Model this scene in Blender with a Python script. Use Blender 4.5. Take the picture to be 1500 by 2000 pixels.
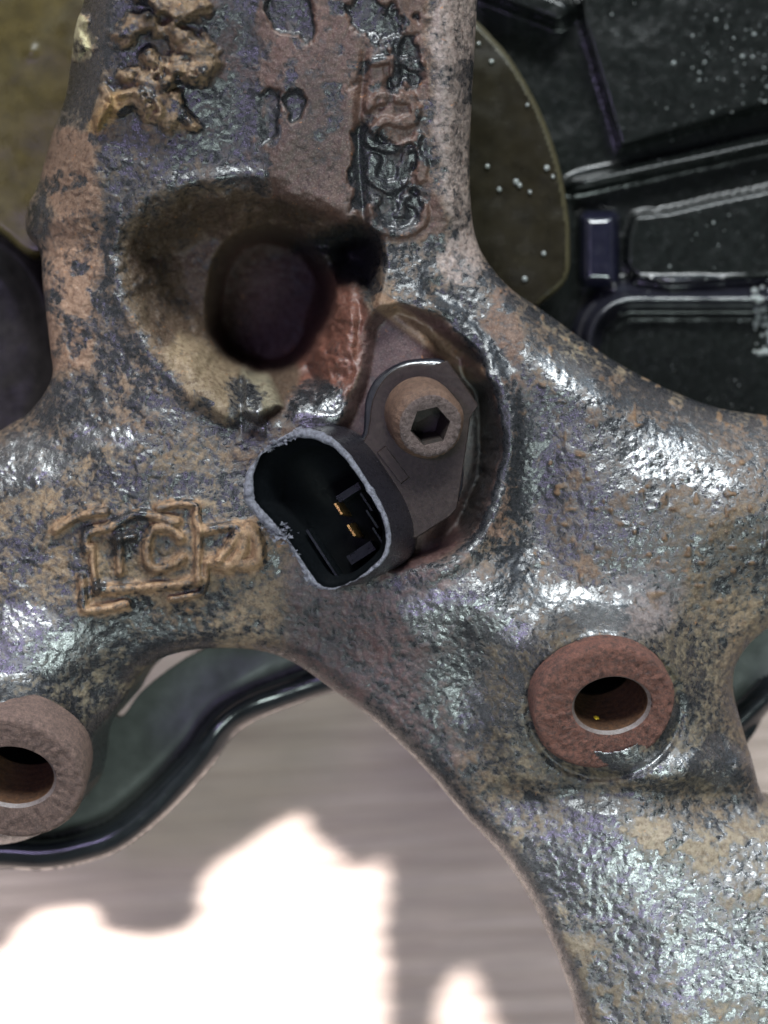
import bpy, math, random
import numpy as np
from mathutils import Vector, Matrix
from mathutils.geometry import tessellate_polygon

random.seed(3); rng = np.random.default_rng(7)
for o in list(bpy.data.objects): bpy.data.objects.remove(o)
SC = bpy.context.scene
COL = SC.collection
S = 1e-4            # layout unit: a tenth of a millimetre
D = 3000.0          # camera height above the casting face, layout units

def P(u, v, z=0.0):
    k = (D - z) / D
    return ((u - 750) * k * S, (1000 - v) * k * S, z * S)

# ------------------------------------------------------------------ camera
cam = bpy.data.cameras.new('camera'); co = bpy.data.objects.new('camera', cam); COL.objects.link(co)
co.location = (0, 0, D * S)
cam.sensor_fit = 'VERTICAL'; cam.sensor_height = 33.333; cam.sensor_width = 25; cam.lens = 50
cam.clip_start = 0.01; cam.clip_end = 50
cam.dof.use_dof = True; cam.dof.focus_distance = (D - 70) * S; cam.dof.aperture_fstop = 7
SC.camera = co
# ------------------------------------------------------------------ world
SUN_EL = math.radians(40); SUN_AZ = math.radians(8)      # the sun stands to the left of the picture
w = bpy.data.worlds.new('World'); SC.world = w; w.use_nodes = True
nt = w.node_tree; bg = nt.nodes['Background']
sky = nt.nodes.new('ShaderNodeTexSky'); sky.sky_type = 'NISHITA'; sky.sun_disc = False
sky.sun_elevation = SUN_EL; sky.sun_rotation = math.radians(-90) - SUN_AZ
nt.links.new(sky.outputs[0], bg.inputs[0]); bg.inputs[1].default_value = 0.06
SC.view_settings.view_transform = 'Standard'; SC.view_settings.look = 'None'
SC.view_settings.exposure = 1.85; SC.view_settings.gamma = 1
SDIR = Vector((math.cos(SUN_EL) * math.cos(SUN_AZ) * -1, -math.cos(SUN_EL) * math.sin(SUN_AZ), math.sin(SUN_EL)))
sl = bpy.data.lights.new('sun', 'SUN'); sl.energy = 5; sl.angle = math.radians(0.8); sl.color = (.98, 1, .97)
so = bpy.data.objects.new('sun', sl); COL.objects.link(so); so.location = SDIR * 2
so.rotation_euler = SDIR.to_track_quat('Z', 'Y').to_euler()
def area(name, loc, tgt, sx, sy, power, col):
    l = bpy.data.lights.new(name, 'AREA'); l.shape = 'RECTANGLE'; l.size = sx; l.size_y = sy; l.energy = power; l.color = col
    o = bpy.data.objects.new(name, l); COL.objects.link(o); o.location = loc
    o.rotation_euler = (Vector(loc) - Vector(tgt)).to_track_quat('Z', 'Y').to_euler()
area('window_light', (0.10, 1.15, 0.95), (0.02, 0, 0), .80, .36, 11.6, (.93, .99, 1.0))
area('glint_lamp', (-0.20, 0.05, 0.58), (0, 0, 0), .06, .16, .26, (.62, .52, 1.0))  # lilac area lamp added to give the casting its lilac highlights
area('glint_lamp', (0.115, -0.20, 0.38), (0.06, -.09, 0), .16, .12, .38, (.84, 1.0, .97))  # low area lamp added for glints and light on the lower arm
# ------------------------------------------------------------------ numeric helpers
def smooth(x, a, b):
    t = np.clip((x - a) / (b - a), 0, 1); return t * t * (3 - 2 * t)
def vnoise(U, V, sc, seed):
    r = np.random.default_rng(seed); g = r.random((256, 256))
    x = U / sc + 1000.37; y = V / sc + 1000.71
    xi = np.floor(x).astype(int); yi = np.floor(y).astype(int); fx = x - xi; fy = y - yi
    fx = fx * fx * (3 - 2 * fx); fy = fy * fy * (3 - 2 * fy)
    a = g[xi % 256, yi % 256]; b = g[(xi + 1) % 256, yi % 256]; c = g[xi % 256, (yi + 1) % 256]; d = g[(xi + 1) % 256, (yi + 1) % 256]
    return (a * (1 - fx) + b * fx) * (1 - fy) + (c * (1 - fx) + d * fx) * fy
def fbm(U, V, sc, seed, o=4):
    s = 0; a = .5; t = 0
    for i in range(o):
        c, sn = math.cos(.6 * i), math.sin(.6 * i)
        s = s + a * vnoise(U * c - V * sn, U * sn + V * c, sc / 2 ** i, seed + i); t += a; a *= .5
    return s / t
def spline(pts, n=5, closed=True):
    out = []; N = len(pts)
    for i in range(N if closed else N - 1):
        if closed: p0, p1, p2, p3 = [pts[(i + k - 1) % N] for k in range(4)]
        else: p0, p1, p2, p3 = pts[max(i - 1, 0)], pts[i], pts[i + 1], pts[min(i + 2, N - 1)]
        for k in range(n):
            t = k / n
            out.append(tuple(.5 * ((2 * p1[j]) + (-p0[j] + p2[j]) * t + (2 * p0[j] - 5 * p1[j] + 4 * p2[j] - p3[j]) * t * t
                             + (-p0[j] + 3 * p1[j] - 3 * p2[j] + p3[j]) * t ** 3) for j in range(len(p1))))
    if not closed: out.append(tuple(pts[-1]))
    return out
def segdist(U, V, a, b):
    dx, dy = b[0] - a[0], b[1] - a[1]; L = dx * dx + dy * dy + 1e-9
    t = np.clip(((U - a[0]) * dx + (V - a[1]) * dy) / L, 0, 1)
    return np.hypot(U - a[0] - t * dx, V - a[1] - t * dy)
def linedist(U, V, pts):
    d = np.full(U.shape, 1e9)
    us = [p[0] for p in pts]; vs = [p[1] for p in pts]; m = 160
    sel = (U > min(us) - m) & (U < max(us) + m) & (V > min(vs) - m) & (V < max(vs) + m)
    Us, Vs = U[sel], V[sel]
    if Us.size == 0: return d
    ds = np.full(Us.shape, 1e9)
    for a, b in zip(pts[:-1], pts[1:]): ds = np.minimum(ds, segdist(Us, Vs, a, b))
    d[sel] = ds; return d
def polysd(U, V, pts):            # positive inside
    d = np.full(U.shape, 1e9); ins = np.zeros(U.shape, bool); n = len(pts)
    for i in range(n):
        a, b = pts[i], pts[(i + 1) % n]
        d = np.minimum(d, segdist(U, V, a, b))
        if a[1] != b[1]:
            c = ((a[1] > V) != (b[1] > V)) & (U < (b[0] - a[0]) * (V - a[1]) / (b[1] - a[1]) + a[0]); ins ^= c
    return np.where(ins, d, -d)
def snap(us, vs, pts):
    bd = np.full(us.shape, 1e9); bu = us.copy(); bv = vs.copy(); n = len(pts)
    for i in range(n):
        a, b = pts[i], pts[(i + 1) % n]; dx, dy = b[0] - a[0], b[1] - a[1]; L = dx * dx + dy * dy + 1e-9
        t = np.clip(((us - a[0]) * dx + (vs - a[1]) * dy) / L, 0, 1); qx = a[0] + t * dx; qy = a[1] + t * dy
        dd = np.hypot(us - qx, vs - qy); m = dd < bd; bd[m] = dd[m]; bu[m] = qx[m]; bv[m] = qy[m]
    return bu, bv
def gau(U, V, cu, cv, su, sv=None, ang=0):
    sv = sv or su; c, s = math.cos(ang), math.sin(ang)
    x = (U - cu) * c + (V - cv) * s; y = -(U - cu) * s + (V - cv) * c
    return np.exp(-.5 * ((x / su) ** 2 + (y / sv) ** 2))
def ell(U, V, cu, cv, ru, rv, ang=0):
    c, s = math.cos(ang), math.sin(ang)
    x = (U - cu) * c + (V - cv) * s; y = -(U - cu) * s + (V - cv) * c
    return np.sqrt((x / ru) ** 2 + (y / rv) ** 2)

# ------------------------------------------------------------------ object helpers
def empty(name, loc, label=None, cat=None, group=None):
    o = bpy.data.objects.new(name, None); COL.objects.link(o); o.location = loc; o.empty_display_size = .01
    if label: o['label'] = label
    if cat: o['category'] = cat
    if group: o['group'] = group
    return o
bpy.context.view_layer.update()
def link(name, me, mat, parent=None, label=None, kind=None, sm=True):
    o = bpy.data.objects.new(name, me); COL.objects.link(o)
    if mat: me.materials.append(mat)
    if sm: me.shade_smooth()
    if parent:
        o.parent = parent; w = Vector(parent.location)
        if parent.parent: w = Vector((0, 0, 0)) if parent.type == 'MESH' else w
        o.matrix_parent_inverse = Matrix.Translation(-w)
    if label: o['label'] = label
    if kind: o['kind'] = kind
    return o
def mesh(verts, faces):
    me = bpy.data.meshes.new('m'); me.from_pydata([tuple(v) for v in verts], [], faces); me.update(); return me
def grid_mesh(u0, u1, v0, v1, step, poly, zfun, depth, owner=None, attrs=None):
    """Relief surface inside an outline with a side wall down to its back; returns {owner id: mesh}."""
    u = np.arange(u0, u1 + step, step); v = np.arange(v0, v1 + step, step)
    U, V = np.meshgrid(u, v); nu, nv = len(u), len(v)
    sd = polysd(U, V, poly); ins = sd > 0
    cell = ins[:-1, :-1] | ins[1:, :-1] | ins[:-1, 1:] | ins[1:, 1:]
    need = np.zeros(U.shape, bool)
    for a, b in ((0, 0), (1, 0), (0, 1), (1, 1)): need[a:nv - 1 + a, b:nu - 1 + b] |= cell
    mv = need & ~ins
    uu, vv = snap(U[mv], V[mv], poly); U[mv] = uu; V[mv] = vv; sd[mv] = 0
    Z = zfun(U, V, np.maximum(sd, 0))
    k = (D - Z) / D
    X = (U - 750) * k * S; Y = (1000 - V) * k * S; Zs = Z * S
    own = owner(U, V) if owner else np.zeros(U.shape, int)
    A = attrs(U, V, np.maximum(sd, 0), Z) if attrs else None
    ci, cj = np.nonzero(cell)
    cown = own[ci, cj]
    idx = np.arange(nu * nv).reshape(nv, nu)
    # boundary edges for the side wall
    out = {}
    for oid in np.unique(cown):
        s = cown == oid; i, j = ci[s], cj[s]
        q = np.stack([idx[i, j], idx[i + 1, j], idx[i + 1, j + 1], idx[i, j + 1]], 1)
        def nb(di, dj):
            a, b = i + di, j + dj; ok = (a >= 0) & (b >= 0) & (a < nv - 1) & (b < nu - 1)
            r = np.zeros(len(i), bool); r[ok] = cell[a[ok], b[ok]]; return r
        ed = []
        for (di, dj), (p, r) in (((-1, 0), (3, 0)), ((1, 0), (1, 2)), ((0, -1), (0, 1)), ((0, 1), (2, 3))):
            m = ~nb(di, dj); ed.append(q[m][:, [p, r]])
        ed = np.concatenate(ed)
        uniq, inv = np.unique(q, return_inverse=True); inv = inv.reshape(q.shape)
        co = np.stack([X.ravel()[uniq], Y.ravel()[uniq], Zs.ravel()[uniq]], 1)
        quads = inv
        src = uniq
        if len(ed):
            eu, ei = np.unique(ed, return_inverse=True); ei = ei.reshape(ed.shape)
            top = np.searchsorted(uniq, eu); rows = [top]; n0 = len(co)
            dz = depth(U.ravel()[eu], V.ravel()[eu]) if callable(depth) else np.full(len(eu), float(depth))
            K = 5; allc = [co]; 
            for kk in range(1, K + 1):
                c2 = co[top].copy(); c2[:, 2] -= dz * S * kk / K
                allc.append(c2); rows.append(n0 + (kk - 1) * len(eu) + np.arange(len(eu)))
            co = np.concatenate(allc); src = np.concatenate([src] + [eu] * K)
            qs = [quads]
            for kk in range(K):
                a, b = rows[kk], rows[kk + 1]
                qs.append(np.stack([a[ei[:, 1]], a[ei[:, 0]], b[ei[:, 0]], b[ei[:, 1]]], 1))
            quads = np.concatenate(qs)
        me = bpy.data.meshes.new('relief')
        me.vertices.add(len(co)); me.vertices.foreach_set('co', co.ravel().astype(np.float32))
        me.loops.add(quads.size); me.loops.foreach_set('vertex_index', quads.ravel().astype(np.int32))
        me.polygons.add(len(quads)); me.polygons.foreach_set('loop_start', (np.arange(len(quads)) * 4).astype(np.int32))
        me.update(calc_edges=True); me.validate()
        if A is not None:
            for nm, arr in A.items():
                at = me.attributes.new(nm, 'FLOAT_COLOR', 'POINT')
                c4 = np.ones((len(co), 4), np.float32); c4[:, :arr.shape[-1]] = arr.reshape(-1, arr.shape[-1])[src]
                at.data.foreach_set('color', c4.ravel())
        out[int(oid)] = me
    return out
def loft(loops, cap0=False, cap1=False, closed=True):
    vs = []; fs = []; n = len(loops[0])
    for l in loops: vs += l
    for k in range(len(loops) - 1):
        for i in range(n if closed else n - 1):
            j = (i + 1) % n; fs.append((k * n + i, k * n + j, (k + 1) * n + j, (k + 1) * n + i))
    if cap0: fs.append(tuple(range(n))[::-1])
    if cap1: fs.append(tuple((len(loops) - 1) * n + i for i in range(n)))
    return mesh(vs, fs)
def fixn(me):
    import bmesh
    b = bmesh.new(); b.from_mesh(me); bmesh.ops.recalc_face_normals(b, faces=b.faces[:]); b.to_mesh(me); b.free(); return me

# ------------------------------------------------------------------ materials
def newmat(name):
    m = bpy.data.materials.new(name); m.use_nodes = True; t = m.node_tree; b = t.nodes['Principled BSDF']; return m, t, b
def N(t, typ, **kw):
    n = t.nodes.new(typ)
    for k, v in kw.items():
        if k in n.inputs: n.inputs[k].default_value = v
        else: setattr(n, k, v)
    return n
def coords(t, scale=100):
    tc = N(t, 'ShaderNodeTexCoord'); mp = N(t, 'ShaderNodeMapping'); mp.inputs['Scale'].default_value = (scale,) * 3 if not isinstance(scale, tuple) else scale
    t.links.new(tc.outputs['Object'], mp.inputs[0]); return mp.outputs[0]
def noise(t, vec, sc, det=4, rough=.55, dist=0):
    n = N(t, 'ShaderNodeTexNoise'); n.inputs['Scale'].default_value = sc; n.inputs['Detail'].default_value = det
    n.inputs['Roughness'].default_value = rough; n.inputs['Distortion'].default_value = dist
    t.links.new(vec, n.inputs['Vector']); return n.outputs[0]
def ramp(t, fac, stops):
    r = N(t, 'ShaderNodeValToRGB'); e = r.color_ramp.elements
    while len(e) < len(stops): e.new(.5)
    for k, (p, c) in enumerate(stops):
        e[k].position = p; e[k].color = (c, c, c, 1) if not isinstance(c, tuple) else (*c, 1)
    t.links.new(fac, r.inputs[0]); return r.outputs[0]
def math_(t, op, a, b=None, c=None, clamp=False):
    m = N(t, 'ShaderNodeMath', operation=op); m.use_clamp = clamp
    for k, x in enumerate((a, b, c)):
        if x is None: continue
        if isinstance(x, (int, float)): m.inputs[k].default_value = x
        else: t.links.new(x, m.inputs[k])
    return m.outputs[0]
def mixc(t, f, a, b, mode='MIX'):
    m = N(t, 'ShaderNodeMix', data_type='RGBA', blend_type=mode)
    for s, x in ((m.inputs[0], f), (m.inputs[6], a), (m.inputs[7], b)):
        if isinstance(x, (int, float)): s.default_value = x
        elif isinstance(x, tuple): s.default_value = (*x, 1)
        else: t.links.new(x, s)
    return m.outputs[2]
def bump(t, b, h, dist, strength=1, prev=None):
    n = N(t, 'ShaderNodeBump'); n.inputs['Strength'].default_value = strength; n.inputs['Distance'].default_value = dist
    t.links.new(h, n.inputs['Height'])
    if prev is not None: t.links.new(prev, n.inputs['Normal'])
    if b: t.links.new(n.outputs[0], b.inputs['Normal'])
    return n.outputs[0]

def mat_casting():
    m, t, b = newmat('rusty_cast_iron'); v = coords(t)
    at = N(t, 'ShaderNodeAttribute', attribute_name='tint'); ar = N(t, 'ShaderNodeAttribute', attribute_name='rust')
    sep = N(t, 'ShaderNodeSeparateColor'); t.links.new(ar.outputs['Color'], sep.inputs[0])
    rust, peel, wet = sep.outputs[0], sep.outputs[1], sep.outputs[2]
    n1 = noise(t, v, 7.5, 8, .68, .4); n2 = noise(t, v, 2.4, 5, .6)
    nn = math_(t, 'ADD', math_(t, 'MULTIPLY', n1, .7), math_(t, 'MULTIPLY', n2, .3))
    a = math_(t, 'ADD', math_(t, 'MULTIPLY', math_(t, 'SUBTRACT', nn, .5), 3.0), rust)
    fac = ramp(t, a, [(.28, 0.), (.72, 1.)])
    # rust colour: mottled between darker scale and pale bloom
    n3 = noise(t, v, 9, 6, .7); n4 = noise(t, v, 30, 3, .6)
    dk = mixc(t, 1.0, at.outputs['Color'], (.34, .26, .24), 'MULTIPLY')
    lt = mixc(t, .32, at.outputs['Color'], (.50, .42, .34))
    rc = mixc(t, ramp(t, n3, [(.30, 0.), (.55, 1.)]), dk, at.outputs['Color'])
    rc = mixc(t, ramp(t, n4, [(.5, 0.), (.78, .6)]), rc, lt)
    orange = ramp(t, noise(t, v, 7, 4, .6, 1.), [(.66, 0.), (.74, .75)])
    rc = mixc(t, orange, rc, (.36, .15, .05))
    pc = mixc(t, ramp(t, noise(t, v, 14, 4), [(.35, 0.), (.7, 1.)]), (.007, .008, .009), (.026, .026, .029))
    dust = ramp(t, noise(t, v, 22, 5, .7), [(.56, 0.), (.82, .3)])
    pc = mixc(t, dust, pc, (.13, .115, .105))
    t.links.new(mixc(t, fac, pc, rc), b.inputs['Base Color'])
    rr = ramp(t, noise(t, v, 18, 3), [(.3, .20), (.7, .36)])
    rgh = N(t, 'ShaderNodeMix', data_type='FLOAT'); t.links.new(fac, rgh.inputs[0]); t.links.new(rr, rgh.inputs[2]); 
    wr = N(t, 'ShaderNodeMapRange'); t.links.new(wet, wr.inputs[0]); wr.inputs[3].default_value = .56; wr.inputs[4].default_value = .32
    t.links.new(wr.outputs[0], rgh.inputs[3]); t.links.new(rgh.outputs[0], b.inputs['Roughness'])
    sr = N(t, 'ShaderNodeMapRange'); t.links.new(wet, sr.inputs[0]); sr.inputs[3].default_value = .10; sr.inputs[4].default_value = .45; b.inputs['IOR'].default_value = 1.85
    sp = N(t, 'ShaderNodeMix', data_type='FLOAT'); t.links.new(fac, sp.inputs[0]); ash = N(t, 'ShaderNodeAttribute', attribute_name='shine'); shr = N(t, 'ShaderNodeMapRange'); t.links.new(ash.outputs['Fac'], shr.inputs[0]); shr.inputs[3].default_value = .16; shr.inputs[4].default_value = 1.0
    t.links.new(shr.outputs[0], sp.inputs[2]); t.links.new(sr.outputs[0], sp.inputs[3])
    t.links.new(sp.outputs[0], b.inputs['Specular IOR Level'])
    # relief: orange peel in the paint, crust where rusted
    vo = N(t, 'ShaderNodeTexVoronoi', feature='SMOOTH_F1'); vo.inputs['Scale'].default_value = 18; vo.inputs['Randomness'].default_value = 1
    wv = N(t, 'ShaderNodeVectorMath', operation='ADD'); nz = N(t, 'ShaderNodeTexNoise'); nz.inputs['Scale'].default_value = 6; nz.inputs['Detail'].default_value = 3
    t.links.new(v, nz.inputs[0]); sc = N(t, 'ShaderNodeVectorMath', operation='SCALE'); sc.inputs['Scale'].default_value = .22
    t.links.new(nz.outputs[1], sc.inputs[0]); t.links.new(v, wv.inputs[0]); t.links.new(sc.outputs[0], wv.inputs[1]); t.links.new(wv.outputs[0], vo.inputs['Vector'])
    ph = math_(t, 'MULTIPLY', math_(t, 'SUBTRACT', 1.0, vo.outputs['Distance']), peel)
    ph = math_(t, 'ADD', ph, math_(t, 'MULTIPLY', noise(t, v, 32, 5, .65), .5))
    nb = bump(t, None, ph, .00014, .9)
    rh = math_(t, 'MULTIPLY', fac, math_(t, 'ADD', .55, math_(t, 'MULTIPLY', noise(t, v, 20, 6, .7), .9)))
    bump(t, b, rh, .00010, .8, nb)
    return m
def mat_rust(name, c, c2, rough=.8, sc=8, bd=.0002, spec=.4):
    m, t, b = newmat(name); v = coords(t)
    f = ramp(t, noise(t, v, sc, 7, .68), [(.36, 0.), (.62, 1.)])
    cc = mixc(t, f, c2, c); cc = mixc(t, ramp(t, noise(t, v, sc * 4, 4, .7), [(.55, 0.), (.8, .7)]), cc, tuple(min(1, x * 2.3) for x in c))
    t.links.new(cc, b.inputs['Base Color']); b.inputs['Roughness'].default_value = rough; b.inputs['Specular IOR Level'].default_value = spec
    h = math_(t, 'ADD', noise(t, v, sc * 2.4, 6, .7), math_(t, 'MULTIPLY', noise(t, v, sc * 8, 3), .4))
    bump(t, b, h, bd, .9); return m
def mat_plain(name, c, rough=.4, metal=0, var=.35, sc=12, bd=.00003, spec=.5, dust=None, dustc=(.3, .28, .25)):
    m, t, b = newmat(name); v = coords(t)
    f = ramp(t, noise(t, v, sc, 5, .6), [(.3, 0.), (.7, 1.)])
    cc = mixc(t, f, tuple(x * (1 - var) for x in c), tuple(min(1, x * (1 + var)) for x in c))
    if dust: cc = mixc(t, ramp(t, noise(t, v, sc * 3, 5, .7), [(.58, 0.), (.8, dust)]), cc, dustc)
    t.links.new(cc, b.inputs['Base Color'])
    r = ramp(t, noise(t, v, sc * .7, 4), [(.3, max(rough - .08, .03)), (.7, rough + .1)]); t.links.new(r, b.inputs['Roughness'])
    b.inputs['Metallic'].default_value = metal; b.inputs['Specular IOR Level'].default_value = spec
    bump(t, b, noise(t, v, sc * 3, 4), bd, .7); return m
M_CAST = mat_casting()
M_BUSH = mat_rust('red_rust_bushing', (.16, .066, .046), (.05, .027, .022), .65, 11, .0006)
M_BUSH2 = mat_rust('dull_rust_bushing', (.14, .088, .07), (.065, .042, .035), .7, 10, .0004)
M_BORE = mat_rust('oily_rust_bore', (.085, .04, .018), (.03, .016, .01), .6, 12, .0003, .25)
M_BOLT = mat_rust('rusty_bolt', (.135, .098, .088), (.05, .03, .024), .6, 13, .0009, .5)
M_BOLTS = mat_rust('brown_bolt_side', (.115, .066, .043), (.055, .03, .02), .6, 9, .0003, .4)
M_SOCK = mat_rust('dark_socket', (.02, .012, .009), (.006, .005, .004), .6, 12, .0002)
M_PLAST = mat_plain('black_glass_filled_plastic', (.010, .009, .012), .3, sc=20, bd=.00004, dust=.35, dustc=(.09, .08, .1))
M_INNER = mat_plain('black_cavity_lining', (.002, .0025, .003), .5, sc=20, bd=.00002, spec=.04)  # also gives the bushing chambers their painted depth shade
M_RIM = mat_rust('worn_scuffed_rim', (.15, .15, .18), (.03, .03, .038), .42, 16, .0003, .7)
M_FLANGE = mat_plain('dusty_dark_flange', (.019, .013, .0115), .42, sc=16, bd=.00003, spec=.18, dust=.3, dustc=(.09, .07, .06))
M_GOLD = mat_plain('gold_contact', (.45, .27, .09), .3, metal=1, var=.15)
M_CHAMFER = mat_rust('worn_chamfer_metal', (.12, .095, .09), (.07, .05, .042), .42, 14, .00012, .7) if 1 else mat_plain('bare_chamfer_metal', (.40, .36, .35), .38, metal=.6, var=.3)
M_GREENMETAL = mat_plain('glossy_black_rolled_edge', (.012, .014, .016), .16, sc=5, bd=.00002, spec=.7)
M_SHIELD = mat_plain('grey_green_shield', (.042, .047, .042), .55, sc=3, var=.3, bd=.00002, dust=.25, dustc=(.12, .12, .1))
M_OLIVE = mat_plain('olive_stained_plate', (.040, .030, .009), .3, spec=.25, sc=2.5, var=.3, bd=.00004, dust=.2, dustc=(.12, .1, .05))
M_OLIVED = mat_plain('dark_olive_plate', (.012, .010, .006), .22, spec=.25, sc=2.5, var=.3, bd=.00004, dust=.2, dustc=(.08, .07, .05))
M_BLACK = mat_plain('black_moulded_plastic', (.006, .007, .0065), .2, sc=7, var=.4, bd=.00005, spec=.32, dust=.15, dustc=(.07, .08, .075))
M_GLOSS = mat_plain('wet_black_plastic', (.010, .010, .014), .14, sc=7, var=.3, bd=.00005, spec=.7)
M_BLUE = mat_plain('glossy_blue_black_plastic', (.008, .008, .016), .13, sc=7, var=.3, bd=.00003, spec=.9)
M_PIECE = mat_plain('black_moulded_detail', (.004, .005, .006), .3, spec=.2)
M_DROP, t_, b_ = newmat('water_drop'); b_.inputs['Base Color'].default_value = (.3, .32, .3, 1); b_.inputs['Roughness'].default_value = .08; b_.inputs['Transmission Weight'].default_value = .5; b_.inputs['IOR'].default_value = 1.33

# ------------------------------------------------------------------ steering knuckle
OUT = [(185,-400),(185,-80),(165,0),(148,50),(140,110),(128,190),(100,270),(75,360),(54,405),(52,455),(78,492),(84,560),(98,680),(102,735),(72,788),(28,824),(-120,885),(-500,900),
       (-500,1660),(-120,1650),(-30,1652),(50,1640),(120,1602),(160,1550),(172,1500),(182,1440),(215,1400),(245,1365),(268,1325),(305,1292),(355,1273),(425,1266),(500,1270),(570,1292),(650,1347),(740,1415),
       (830,1502),(905,1590),(980,1672),(1040,1765),(1088,1865),(1120,1950),(1155,2080),(1200,2500),(2000,2500),(2000,1700),(1600,1600),(1500,1565),(1468,1480),(1444,1400),(1432,1345),
       (1436,1302),(1460,1262),(1500,1228),(1600,1170),(2000,1050),(2000,840),(1600,830),(1500,812),(1400,796),(1300,758),(1200,705),(1120,650),(1060,606),(1000,566),(960,522),(935,480),(921,420),(917,300),(924,150),(932,0),(935,-80),(935,-400)]
OUTS = spline(OUT, 4)
BOWL = spline([(238,470),(290,405),(385,368),(500,362),(605,388),(672,430),(728,462),(744,510),(728,580),(716,650),(694,730),(660,790),(600,812),(545,822),(478,806),(400,775),(325,715),(275,640),(248,560)], 4)
POCK = spline([(745,600),(800,600),(865,628),(930,690),(968,770),(978,860),(962,960),(918,1050),(850,1095),(770,1110),(690,1080),(640,1000),(640,900),(672,800),(700,720),(715,640)], 4)
# cast-on marks (foundry frame with two characters, then a numeral)
MARKS = [
 [(168,1075),(166,1048),(178,1038),(215,1028),(262,1005),(300,1008),(345,1018)],      # frame top
 [(308,992),(345,984),(382,986),(384,1010),(388,1050),(386,1100),(388,1140)],         # frame right, broken top
 [(190,1152),(240,1150),(300,1146),(350,1142),(386,1132)],                            # frame bottom
 [(180,1068),(182,1110),(188,1150)],                                                   # frame left
 [(160,1130),(163,1180),(170,1192),(210,1188),(246,1180)],                             # outer bracket
 [(335,1170),(370,1164),(398,1150),(402,1100)],                                        # outer bracket right
 [(232,1052),(234,1118)], [(226,1054),(262,1048)],                                     # first character
 [(352,1050),(330,1032),(300,1034),(288,1060),(288,1096),(305,1112),(335,1104),(356,1090)],   # second character, a C
 [(398,1036),(430,1030),(462,1030),(452,1060),(428,1092)], [(416,1098),(445,1106),(470,1082),(480,1045),(486,1030),(500,1050),(506,1090),(486,1102),(462,1100)],
 [(110,1034),(150,1008),(205,998)],
]
MARKW = [9,8,10,7,9,6,8,7,10,10,13,9]
TOPM = [  # worn raised characters along the arm
 [(728,120),(775,118),(820,128)], [(770,80),(772,160)],
 [(722,205),(760,188),(800,196),(812,225),(780,240),(748,236),(724,262),(740,286),(790,288),(818,268)],
 [(732,310),(728,350),(760,366),(786,352),(790,318),(800,300),(826,318),(822,350)],
 [(736,392),(722,420),(742,448),(790,456),(824,432),(820,402),(790,392),(782,418)],
]
LUMP = [([(236,70),(262,48),(310,50),(360,70),(396,96),(392,130),(345,138),(300,120)], 17), ([(246,150),(285,160),(318,190),(345,226),(366,232)], 19),
        ([(232,205),(262,190),(290,215)], 14), ([(270,-20),(310,12),(360,28),(392,10)], 17), ([(205,180),(190,245)], 8), ([(330,160),(385,150)], 14)]
LUMPE = [([(150,52),(158,90)], 16)]
BOSSES = [(1180, 1380), (25, 1520)]

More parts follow.
